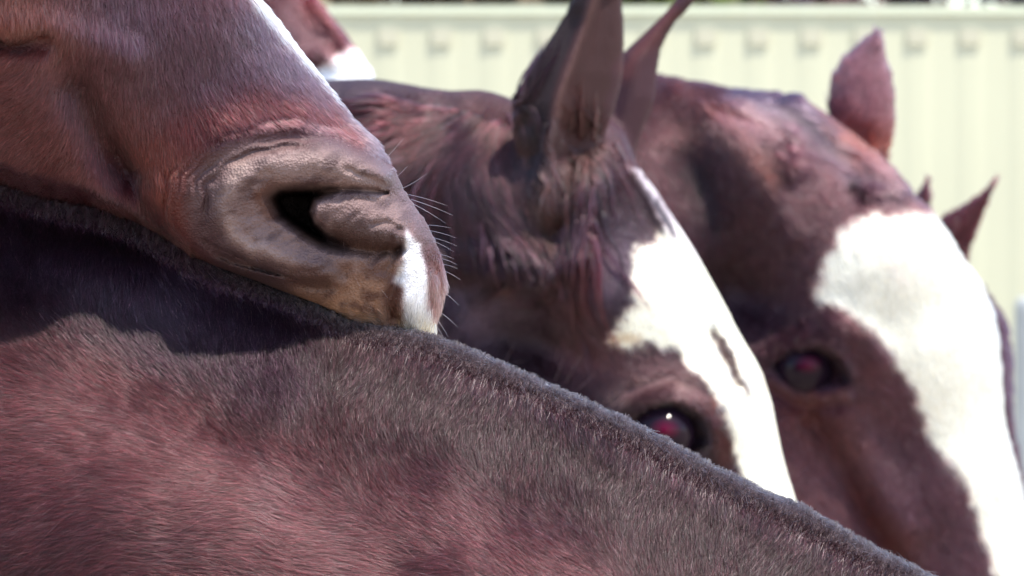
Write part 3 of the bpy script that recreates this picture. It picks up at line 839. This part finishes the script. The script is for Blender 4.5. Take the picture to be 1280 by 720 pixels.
# ---- 3: the middle head: pricked ears, ragged white blaze, eye at the crest ---
def middle_horse():
    fr = Frame(1800)
    sh = Sheet(-1000, -140, 1200, 1500, 2.0)
    outline = [(-950, -60), (-300, 40), (200, 84), (420, 99), (520, 104), (600, 112), (645, 128), (700, 132), (755, 138), (780, 168), (795, 208), (820, 240), (850, 288), (878, 336), (905, 382), (930, 428), (952, 466), (965, 505),
               (977, 562), (993, 622), (1012, 700), (1045, 830), (1070, 950), (1040, 1060), (900, 1060), (760, 900), (500, 900), (200, 1300), (-950, 1400)]
    sdv = poly_sd(sh.U, sh.V, outline).astype(np.float32)
    N1 = [(-900, 380, 0, 430), (-200, 330, 0, 280), (200, 300, 0, 225), (450, 290, 0, 190), (650, 280, 0, 160)]
    N2 = [(-900, 900, 0, 450), (0, 650, 0, 300), (450, 460, 0, 200)]
    K1 = [(690, 270, 0, 150), (770, 390, 0, 145), (836, 510, 0, 128), (905, 680, 0, 105), (975, 860, 0, 90), (1000, 960, 0, 95)]
    K2 = [(600, 420, 0, 160), (700, 560, 0, 190), (800, 680, 0, 140), (900, 900, 0, 90)]
    R = sh
    ear1 = [(640, 128), (662, 92), (690, 48), (718, 0), (738, -40), (756, -66), (768, -50), (775, 0), (778, 60), (776, 100), (766, 140), (748, 184), (728, 226), (706, 262), (684, 276), (664, 245), (646, 190)]
    ear2 = [(748, 160), (765, 88), (778, 66), (800, 46), (820, 27), (838, 8), (850, -8), (866, -16), (871, -2), (858, 14), (844, 28), (834, 44), (826, 62), (822, 85), (818, 125), (802, 167), (792, 202), (772, 205)]
    e1 = ear_shape(sh, ear1, 34, 46, lambda u, v: -128 + 0.25 * (v - 200) * (v < 200) + 0.35 * (u - 700))
    e2 = ear_shape(sh, ear2, 22, 26, lambda u, v: 10 + 0 * u)
    # face forms
    R.mound((828, 520), 74, 56, 30, 15)
    R.stroke([(770, 512), (798, 494), (832, 488), (862, 498), (884, 524)], [9, 11, 12, 11, 9], 5)
    R.stroke([(785, 486), (830, 470), (880, 490)], 8, -4)
    R.pit([(784, 526), (806, 508), (836, 504), (864, 518), (874, 545), (850, 560), (815, 556)], 24, 9)
    R.mound((672, 428), 60, 34, -36, 25)
    R.mound((640, 372), 90, 34, 16, -14); R.mound((735, 370), 50, 46, 12)
    R.stroke([(560, 330), (640, 335), (690, 345)], 20, 14); R.stroke([(575, 372), (605, 420)], 30, -14)
    R.stroke([(700, 290), (688, 330), (696, 360)], 14, -14); R.stroke([(740, 240), (725, 330)], 18, 12)
    R.stroke([(600, 130), (585, 220), (610, 300), (640, 350)], 34, 8); R.stroke([(555, 180), (548, 260), (560, 330)], 34, -6)
    R.stroke([(640, 200), (650, 260), (672, 300)], 18, -8)
    R.stroke([(470, 130), (440, 220), (400, 300)], 40, 10); R.stroke([(520, 150), (500, 250)], 26, -8)
    R.stroke([(790, 218), (835, 296)], 7, 8); R.stroke([(886, 412), (918, 480)], 6, -5)
    R.H += 1.5 * NZ(R.U, R.V, 45, octaves=2)
    # ears: lit rib of the edge, hollow shell
    R.stroke([(676, 236), (684, 180), (700, 118), (722, 58), (746, -10)], 6, 9)
    R.stroke([(716, 200), (726, 120), (744, 50), (756, 0)], [16, 26, 20, 10], -15)
    R.stroke([(656, 160), (684, 90), (715, 30)], 14, -7)
    def head(u, v, d):
        b = limb(u, v, d, N1, 0.8)
        b = smin(b, limb(u, v, d, N2, 0.75), 60)
        b = smin(b, limb(u, v, d, K1, 1.15), 50)
        b = smin(b, limb(u, v, d, K2, 0.72), 60)
        return smax(b, sh.sample(sdv, u, v), 12)
    def f(u, v, d):
        b = smin(head(u, v, d), e1(u, v, d), 14)
        b = smin(b, e2(u, v, d), 10)
        return b - sh.sample(sh.H, u, v) * sstep(10, -50, d)
    sh.base_colour((68, 42, 52))
    sh.mixin(0.6 * sstep(0, 0.6, NZ(sh.U, sh.V, 60, octaves=3)), (62, 42, 58))
    sh.dab([(540, 165), (620, 145), (680, 200)], 40, (100, 52, 52), 0.6)
    sh.dab([(440, 130), (500, 200)], 50, (58, 42, 60), 0.7)
    sh.dab([(480, 150), (540, 160)], 20, (92, 34, 38), 0.6)
    sh.dab([(600, 390), (700, 390), (770, 330)], 36, (118, 102, 122), 0.7)  # lavender sheen on the cheek painted into the coat colour
    sh.dab([(650, 425), (700, 440)], 34, (48, 24, 34), 0.8)  # shade in the hollow above the eye painted dark
    sh.dab([(730, 300), (720, 380)], 26, (92, 38, 40), 0.7)
    sh.dab([(760, 120), (785, 190)], 26, (110, 52, 46), 0.8)
    sh.dab([(720, 450), (780, 460), (840, 480)], 34, (122, 82, 86), 0.8)
    sh.dab([(880, 500), (905, 560)], 16, (98, 42, 36), 0.8)
    sh.dab([(760, 494), (800, 476), (850, 476)], 10, (128, 100, 98), 0.8)
    sh.dab([(780, 525), (830, 505), (880, 530), (872, 556)], 11, (38, 22, 34), 0.95, amp=2)
    sh.dab([(628, 358), (640, 364)], 7, (150, 110, 80), 0.8); sh.dab([(676, 350), (720, 385)], 5, (130, 96, 80), 0.5)
    # ears
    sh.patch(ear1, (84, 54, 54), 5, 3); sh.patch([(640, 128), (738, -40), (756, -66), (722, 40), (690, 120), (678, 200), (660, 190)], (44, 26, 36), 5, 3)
    sh.dab([(676, 236), (684, 180), (700, 118), (722, 58), (746, -10)], 5, (120, 88, 84), 0.9, amp=2)  # light on the ear's rib painted as a paler line
    sh.patch(ear2, (84, 50, 60), 4, 3)
    sh.dab([(782, 90), (812, 50), (838, 12)], 10, (122, 66, 62), 0.7)
    # blaze
    U, V = sh.warp(9, 13)
    bl = poly_sd(U, V, [(783, 318), (800, 304), (826, 286), (842, 272), (900, 230), (1100, 500), (1100, 900), (1010, 900), (975, 800), (948, 700), (930, 620), (914, 566), (903, 525), (886, 490), (866, 466), (848, 448), (843, 432), (800, 428), (772, 431), (752, 422), (766, 398), (786, 378), (782, 345)])
    sh.mixin(sstep(5, -5, bl + 5 * NZ(sh.U, sh.V, 5)), (202, 199, 182)); sh.mixin(0.35 * sstep(0.2, 0.7, NZ(sh.U, sh.V, 34, octaves=3)) * sstep(0, -12, bl), (190, 172, 150))
    sh.mixin(0.8 * sstep(5, -5, poly_sd(U, V, [(786, 206), (800, 210), (850, 280), (880, 330), (850, 320), (815, 262)])), (190, 182, 186))
    sh.dab([(818, 254), (828, 272), (838, 294)], [4, 4, 3], (46, 26, 30), 0.95, amp=2)
    sh.mixin(0.95 * sstep(3, -3, poly_sd(U, V, [(887, 408), (900, 418), (912, 444), (924, 474), (929, 494), (915, 478), (900, 452), (890, 430)])), (96, 72, 66))
    sh.dab([(765, 424), (790, 422)], 6, (196, 160, 110), 0.6)
    root = horse_root("horse", fr, 600, 400, 0)
    tag(root, "dark bay horse between the others with pricked ears and a narrow ragged white blaze", "horse", "horses standing close together")
    ax = axis(-950, 380, 1010, 1120, 4, 60); ay = axis(-100, -80, 640, 1400, 4, 60); az = axis(-420, -230, 60, 420, 4, 40)
    P, Q, body = build_body("body", f, fr, sh, ax, ay, az, root)
    make_eye(fr, (825, 537, front_depth(f, 829, 536) + 41 - 34), 41, EYE, root, (0.05, -1, 0.1))
    flow = flow_field([(430, 120, -1, .1), (480, 130, -1, .1), (480, 190, -.8, .7), (550, 130, -1, .1), (560, 180, -.8, .7), (610, 170, -.35, 1), (580, 250, .1, 1), (620, 280, .5, .9), (660, 250, .15, 1), (655, 165, .1, 1), (660, 320, .6, .8), (450, 250, -.5, 1), (430, 350, -.2, 1), (540, 330, .1, 1),
                       (700, 310, -.2, 1), (730, 250, -.1, 1), (760, 200, .4, 1), (740, 150, -.3, -1), (720, 60, .3, -1), (660, 110, .4, -1), (800, 80, .5, -1), (790, 150, .1, -1), (730, 360, 0, 1), (640, 380, -.8, .4), (600, 420, -.6, .6), (780, 300, .5, .9),
                       (850, 350, .5, .9), (930, 550, .3, 1), (800, 460, .6, .6), (840, 480, .9, .4), (890, 520, .5, .9), (760, 500, .3, .9), (900, 430, .5, .9), (700, 470, .3, .9), (980, 650, .2, 1)], 3.4)
    sc = sheet_colour(sh, 0.55, 0.05, 0.5)
    longz = lambda u, v: np.exp(-((u - 625) / 80) ** 2 - ((v - 245) / 90) ** 2)
    insd = lambda u, v: -sh.sample(sdv, u, v)
    notear = lambda u, v: sstep(0, 30, insd(u, v))
    noeye = lambda u, v, d: sstep(0.75, 1.1, np.hypot((u - 828) / 46, (v - 535) / 28)) + 0.02
    W, rad, c = grow(f, fr, P, Q, 200000, flow, lambda u, v, d: (12 + 12 * longz(u, v)) * (0.35 + 0.65 * notear(u, v)), 1.1, 0.24, sc, (350, -90, 1060, 720), clump=12, jitter=0.2, curl=0.12, dens=noeye, seed=8)
    link_hair("coat", local(W, root), rad, c, HAIR, root)
    # long loose hair hanging in locks round the ear and below the forelock
    r = np.random.default_rng(91)
    uv = []
    for (cu, cv, su, sv, n) in ((622, 165, 24, 18, 330), (600, 205, 22, 28, 240), (652, 205, 12, 24, 190), (660, 270, 24, 24, 140), (706, 292, 14, 20, 130), (575, 155, 26, 12, 150), (500, 165, 40, 22, 120)):
        q = np.stack([r.normal(cu, su, n), r.normal(cv, sv, n)], 1)
        uv += [tuple(x) for x in q[insd(q[:, 0], q[:, 1]) > 30]]
    hd = lambda u, v, d: head(u, v, d) - sh.sample(sh.H, u, v) * sstep(10, -50, d)
    sp = skin_points(hd, uv)
    uv2 = np.concatenate([np.stack([r.normal(a, b, n), r.normal(c_, d_, n)], 1) for a, b, c_, d_, n in ((652, 7, 150, 12, 90), (670, 9, 196, 18, 110), (735, 12, 205, 16, 70))])
    W2, rad2, c2 = locks(f, fr, skin_points(f, uv2), flow, sheet_colour(sh, 0.3, 0.03, 0.75), 75, 12, 1.2, 1.7, seed=10, bright=0.5, k=12, lift=5.0)
    link_hair("forelock", local(W2, root), rad2, c2, HAIR, root)
    W, rad, c = locks(hd, fr, sp, flow, sheet_colour(sh, 0.3, 0.03, 0.75), 120, 14, 1.3, 1.7, seed=9, bright=0.6, k=12, lift=8.0)
    link_hair("mane", local(W, root), rad, c, HAIR, root)
    wl = []
    for (u, v, du, dv) in [(628, 444, 16, -26), (632, 440, 26, -4), (690, 470, 14, -34), (700, 474, 26, -40), (712, 480, 32, -26), (745, 492, 30, -18), (694, 440, 2, -18), (758, 500, 24, -26)]:
        d0 = front_depth(f, u, v)
        wl.append([(u + du * t * 1.0, v + 14 + dv * t * 1.2, d0 + 2 - 26 * t) for t in (0, .33, .66, 1)])
    W = fr.world(np.array(wl).reshape(-1, 3)).reshape(-1, 4, 3)
    link_hair("whiskers", local(W, root), np.tile(np.array([[1, .85, .6, .25]]) * 0.6 / fr.s, (len(wl), 1)), np.tile(srgb(200, 160, 160), (len(wl), 1)), HAIR, root)

def front_depth(f, u, v, lo=-420, hi=200):
    ds = np.arange(lo, hi, 1.0)
    fv = f(np.full(ds.shape, float(u)), np.full(ds.shape, float(v)), ds)
    h = np.nonzero(fv < 0)[0]
    return ds[h[0]] if len(h) else 0.0
middle_horse()

# ---- 4: the broad-blazed head on the right -----------------------------------
def broad_blaze_horse():
    fr = Frame(1500)
    sh = Sheet(-200, -40, 1900, 1500, 2.0)
    outline = [(-150, 160), (500, 150), (700, 132), (780, 112), (816, 97), (850, 107), (900, 119), (930, 121), (960, 118), (986, 125), (1012, 139), (1042, 160), (1080, 188), (1106, 212), (1128, 238), (1150, 262), (1172, 292),
               (1194, 324), (1216, 350), (1234, 382), (1243, 420), (1247, 470), (1254, 520), (1264, 566), (1281, 612), (1310, 700), (1350, 820), (1370, 920), (1340, 1040), (1180, 1060), (1000, 960), (600, 1400), (-150, 1400)]
    sdv = poly_sd(sh.U, sh.V, outline).astype(np.float32)
    N1 = [(-100, 480, 30, 330), (400, 380, 20, 260), (760, 310, 0, 215), (900, 270, 0, 165)]
    N2 = [(300, 800, 20, 300), (820, 560, 0, 200)]
    K1 = [(960, 260, 0, 150), (1060, 340, 0, 165), (1110, 440, 0, 145), (1150, 600, 0, 118), (1220, 800, 0, 96), (1270, 930, 0, 100)]
    K2 = [(880, 440, 0, 170), (960, 600, 0, 190), (1080, 760, 0, 150), (1200, 920, 0, 100)]
    R = sh
    R.mound((1000, 445), 84, 58, 30, 15)
    R.stroke([(940, 440), (970, 424), (1008, 420), (1040, 436), (1056, 464)], [10, 12, 13, 12, 9], 5)
    R.stroke([(1030, 400), (1070, 420), (1088, 446)], 18, 10)
    R.pit([(962, 452), (985, 436), (1012, 433), (1036, 445), (1046, 466), (1032, 478), (1000, 480), (975, 470)], 22, 9)
    R.stroke([(958, 470), (985, 486), (1020, 490), (1050, 484)], 5, 8); R.stroke([(955, 482), (990, 500), (1040, 500)], 7, -9)
    R.mound((915, 370), 60, 40, -34, 20)
    R.stroke([(1010, 520), (1050, 590), (1078, 640), (1112, 690), (1140, 740)], [16, 16, 14, 14, 14], -22)
    R.stroke([(1040, 500), (1082, 580), (1120, 650)], 26, 14)
    R.stroke([(960, 540), (1000, 640), (1040, 700)], 36, 14)
    # folded ear lobe beside the poll, with its dark hollow
    R.mound((862, 190), 80, 100, 20, -28, 2)
    R.mound((866, 225), 34, 56, -30, -24)
    R.mound((905, 300), 40, 50, -18, -24)
    R.stroke([(835, 112), (890, 150), (940, 215), (985, 290)], 18, 7)
    R.stroke([(925, 140), (965, 185), (985, 210)], 18, 10); R.mound((972, 186), 14, 12, -10)
    R.stroke([(960, 140), (1010, 175), (1050, 215), (1064, 236)], 16, -3)
    R.mound((1056, 238), 9, 8, -12); R.mound((1080, 240), 16, 9, 9)
    R.stroke([(990, 130), (1060, 185), (1110, 235)], 14, 8)
    R.mound((1130, 330), 60, 60, 8)
    R.H += 1.2 * NZ(R.U, R.V, 60, octaves=2)
    ear = [(1096, 40), (1103, 52), (1106, 72), (1114, 96), (1118, 125), (1116, 160), (1109, 195), (1104, 222), (1086, 214), (1062, 186), (1038, 156), (1035, 130), (1040, 100), (1052, 76), (1070, 60), (1086, 46)]
    e1 = ear_shape(sh, ear, 26, 32, lambda u, v: 20 + 0 * u)
    R.stroke([(1086, 70), (1080, 120), (1078, 165)], [8, 18, 14], -7)
    def f(u, v, d):
        b = limb(u, v, d, N1, 0.8)
        b = smin(b, limb(u, v, d, N2, 0.75), 60)
        b = smin(b, limb(u, v, d, K1, 1.05), 50)
        b = smin(b, limb(u, v, d, K2, 0.72), 60)
        b = smax(b, sh.sample(sdv, u, v), 14)
        b = smin(b, e1(u, v, d), 12)
        return b - sh.sample(sh.H, u, v) * sstep(30, -20, d)
    sh.base_colour((108, 68, 77))
    sh.mixin(0.5 * sstep(0, 0.6, NZ(sh.U, sh.V, 70, octaves=3)), (92, 58, 68))
    sh.dab([(830, 130), (900, 220), (960, 330)], 90, (78, 44, 46), 0.8)
    sh.dab([(862, 215), (880, 270)], [24, 20], (38, 22, 34), 0.8)  # shade inside the folded ear painted into the colour
    sh.dab([(880, 330), (920, 390)], 44, (52, 26, 42), 0.85)  # sunken area above the eye darkened as painted shade
    sh.dab([(820, 98), (870, 120), (930, 180), (960, 230)], 9, (116, 62, 52), 0.6)
    sh.dab([(905, 120), (975, 135), (1030, 190), (1060, 225)], [10, 18, 16, 10], (96, 86, 106), 0.85)
    sh.dab([(905, 145), (935, 165)], 18, (180, 142, 144), 0.85)  # highlight at the top of the neck painted as a pale patch
    sh.dab([(1040, 180), (1100, 235)], 18, (146, 124, 130), 0.7)
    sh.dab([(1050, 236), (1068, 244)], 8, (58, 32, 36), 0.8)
    sh.dab([(930, 440), (950, 400), (1020, 410)], 26, (70, 40, 54), 0.7)
    sh.dab([(960, 455), (1010, 436), (1045, 458), (1050, 478)], 13, (44, 24, 36), 0.9, amp=2)
    sh.dab([(1060, 400), (1085, 440)], [14, 10], (74, 34, 36), 0.8)
    sh.dab([(965, 475), (1010, 487), (1035, 482)], 5, (120, 96, 116), 0.8, amp=2)
    sh.dab([(990, 520), (1030, 560)], 40, (132, 78, 66), 0.7)
    sh.dab([(1060, 610), (1090, 660), (1130, 720)], 18, (112, 52, 46), 0.85)
    sh.dab([(970, 640), (1060, 560)], 30, (132, 88, 90), 0.5)
    sh.patch(ear, (150, 112, 120), 4, 3)
    sh.dab([(1050, 172), (1090, 182), (1112, 192)], 24, (140, 66, 52), 0.95)
    sh.dab([(1098, 46), (1096, 60)], 12, (86, 54, 70), 0.35)
    U, V = sh.warp(8, 14)
    bl = poly_sd(U, V, [(1004, 366), (1016, 340), (1026, 312), (1036, 290), (1052, 274), (1080, 268), (1120, 264), (1150, 258), (1400, 250), (1500, 1100), (1290, 1100), (1262, 860), (1240, 730), (1222, 672), (1208, 628), (1192, 590), (1166, 560), (1148, 540), (1140, 505), (1124, 470), (1104, 440), (1078, 408), (1050, 386), (1024, 376)])
    sh.mixin(sstep(5, -5, bl + 5 * NZ(sh.U, sh.V, 5)), (202, 199, 184)); sh.mixin(0.3 * sstep(0.2, 0.7, NZ(sh.U, sh.V, 44, octaves=3)) * sstep(0, -12, bl), (192, 172, 154))
    sh.dab([(1090, 300), (1120, 340)], 16, (214, 190, 176), 0.35)
    root = horse_root("horse", fr, 800, 500, 20)
    tag(root, "liver bay horse with a very broad white blaze and one upright ear", "horse", "horses standing close together")
    ax = axis(-150, 760, 1300, 1450, 5, 60); ay = axis(0, 30, 730, 1400, 5, 60); az = axis(-420, -230, 60, 420, 5, 40)
    P, Q, body = build_body("body", f, fr, sh, ax, ay, az, root)
    make_eye(fr, (1001, 459, front_depth(f, 1004, 458) + 37 - 32), 37, EYE, root, (0.05, -1, 0.15))
    flow = flow_field([(850, 150, .5, .9), (860, 230, .1, 1), (930, 260, .4, .9), (960, 140, .8, .5), (1030, 190, .7, .7), (980, 220, .6, .8), (1020, 300, .3, .9), (1080, 130, .2, -1), (1120, 350, .4, .9), (940, 380, .3, .9), (1000, 410, .8, .4),
                       (1060, 440, .6, .8), (960, 520, .3, 1), (1050, 560, .4, .9), (1100, 660, .4, .9), (1180, 620, .4, .9), (1200, 450, .35, .95), (1020, 660, .5, .8)], 3.4)
    noeye = lambda u, v, d: sstep(0.75, 1.1, np.hypot((u - 1004) / 44, (v - 458) / 26)) + 0.02
    W, rad, c = grow(f, fr, P, Q, 120000, flow, 15, 1.5, 0.24, sheet_colour(sh, 0.45, 0.05, 0.75), (760, 20, 1330, 740), clump=20, jitter=0.3, curl=0.12, dens=noeye, seed=12)
    link_hair("coat", local(W, root), rad, c, HAIR, root)
    r = np.random.default_rng(92); uv = []
    for (cu, cv, su, sv, n) in ((915, 128, 16, 5, 60), (965, 138, 22, 8, 80), (1010, 172, 16, 10, 60)):
        uv += [tuple(x) for x in np.stack([r.normal(cu, su, n), r.normal(cv, sv, n)], 1)]
    sp = skin_points(f, [q for q in uv if sh.sample(sdv, np.array([q[0]]), np.array([q[1]]))[0] < -8])
    W, rad, c = locks(f, fr, sp, flow, sheet_colour(sh, 0.3, 0.05), 60, 26, 1.4, 2.6, seed=13, bright=0.2, lift=3.0)
    link_hair("mane", local(W, root), rad, c, HAIR, root)
broad_blaze_horse()

# ---- 5: the horse hidden behind it: two pointed ears and a strip of cheek ---
def hidden_horse():
    fr = Frame(1300)
    sh = Sheet(400, 60, 1700, 1400, 2.5)
    outline = [(450, 420), (900, 380), (1100, 310), (1180, 325), (1222, 352), (1246, 384), (1262, 404), (1267, 436), (1261, 490), (1263, 540), (1273, 590), (1290, 680), (1300, 800), (1280, 900), (1180, 940), (1000, 900), (450, 1350)]
    sdv = poly_sd(sh.U, sh.V, outline).astype(np.float32)
    N1 = [(500, 700, 0, 260), (900, 560, 0, 190), (1080, 470, 0, 140)]
    K1 = [(1130, 430, 0, 130), (1160, 560, 0, 125), (1190, 700, 0, 100), (1220, 820, 0, 90)]
    e1 = ear_shape(sh, [(1244, 222), (1236, 250), (1222, 282), (1210, 318), (1206, 350), (1170, 340), (1160, 300), (1178, 272), (1206, 256), (1228, 242)], 18, 24, lambda u, v: -10 + 0 * u)
    e2 = ear_shape(sh, [(1163, 222), (1166, 250), (1160, 290), (1158, 340), (1130, 330), (1132, 270), (1146, 248)], 14, 16, lambda u, v: 60 + 0 * u)
    sh.stroke([(1190, 330), (1205, 290), (1232, 246)], [12, 12, 6], -6)
    sh.H += 2 * NZ(sh.U, sh.V, 40, octaves=2)
    def f(u, v, d):
        b = smin(limb(u, v, d, N1, 0.8), limb(u, v, d, K1, 1.0), 50)
        b = smax(b, sh.sample(sdv, u, v), 12)
        b = smin(b, e1(u, v, d), 10); b = smin(b, e2(u, v, d), 10)
        return b - sh.sample(sh.H, u, v) * sstep(10, -30, d)
    sh.base_colour((74, 40, 48))
    sh.dab([(1180, 320), (1240, 230)], 40, (78, 30, 38), 0.9)
    sh.dab([(1255, 400), (1262, 500)], 10, (92, 62, 78), 0.7)
    root = horse_root("horse", fr, 1100, 600, 0)
    tag(root, "dark horse mostly hidden, only pointed ears and a cheek strip showing past the broad blaze", "horse", "horses standing close together")
    P, Q, body = build_body("body", f, fr, sh, axis(450, 1100, 1300, 1400, 5, 50), axis(180, 200, 700, 1350, 5, 50), axis(-330, -180, 100, 330, 6, 40), root)
    flow = flow_field([(1180, 300, .5, -1), (1250, 450, .1, 1), (1260, 560, .2, 1)])
    W, rad, c = grow(f, fr, P, Q, 20000, flow, 14, 2.0, 0.25, sheet_colour(sh, 0.35, 0.05), (1120, 200, 1320, 720), clump=20, seed=21)
    link_hair("coat", local(W, root), rad, c, HAIR, root)
hidden_horse()

# ---- 6: the muzzle far behind at the top left --------------------------------
def far_horse():
    fr = Frame(1400)
    sh = Sheet(-700, -1000, 700, 700, 2.5)
    outline = [(-500, -900), (-200, -800), (150, -330), (330, -70), (372, -6), (398, 14), (426, 42), (446, 66), (462, 84), (472, 104), (468, 132), (440, 160), (380, 190), (260, 190), (80, 120), (-300, 200), (-650, 300), (-650, -900)]
    sdv = poly_sd(sh.U, sh.V, outline).astype(np.float32)
    K1 = [(-100, -560, 0, 120), (230, -110, 0, 90), (370, 60, 0, 66), (400, 110, 0, 66)]
    K2 = [(-350, -400, 0, 230), (0, -140, 0, 150), (240, 60, 0, 105), (360, 110, 0, 76)]
    sh.stroke([(384, -10), (420, 40), (440, 70)], 9, 7); sh.stroke([(365, 0), (395, 50)], 16, -5)
    sh.mound((392, 92), 20, 14, -12); sh.stroke([(370, 80), (395, 66), (420, 80)], 9, 7)
    def f(u, v, d):
        b = smin(limb(u, v, d, K1, 1.1), limb(u, v, d, K2, 0.85), 50)
        b = smax(b, sh.sample(sdv, u, v), 12)
        return b - sh.sample(sh.H, u, v) * sstep(10, -30, d)
    sh.base_colour((108, 60, 66))
    sh.dab([(372, -12), (410, 30), (430, 60)], 11, (124, 42, 44), 0.85)
    sh.dab([(360, 40), (400, 60)], 22, (126, 92, 98), 0.6)
    sh.patch([(396, 92), (420, 72), (440, 58), (500, 60), (500, 200), (380, 200)], (226, 224, 216), 5, 4)
    root = horse_root("horse", fr, 0, -100, 0)
    tag(root, "reddish brown horse far behind, only its white-tipped nose showing above the crest", "horse", "horses standing close together")
    P, Q, body = build_body("body", f, fr, sh, axis(-600, 280, 480, 560, 5, 50), axis(-850, -60, 200, 380, 5, 50), axis(-300, -130, 80, 300, 6, 40), root)
    flow = flow_field([(380, 30, .6, 1), (440, 90, .4, 1)])
    W, rad, c = grow(f, fr, P, Q, 12000, flow, 13, 2.0, 0.25, sheet_colour(sh, 0.3, 0.04), (280, -90, 500, 180), clump=20, seed=22)
    link_hair("coat", local(W, root), rad, c, HAIR, root)
far_horse()
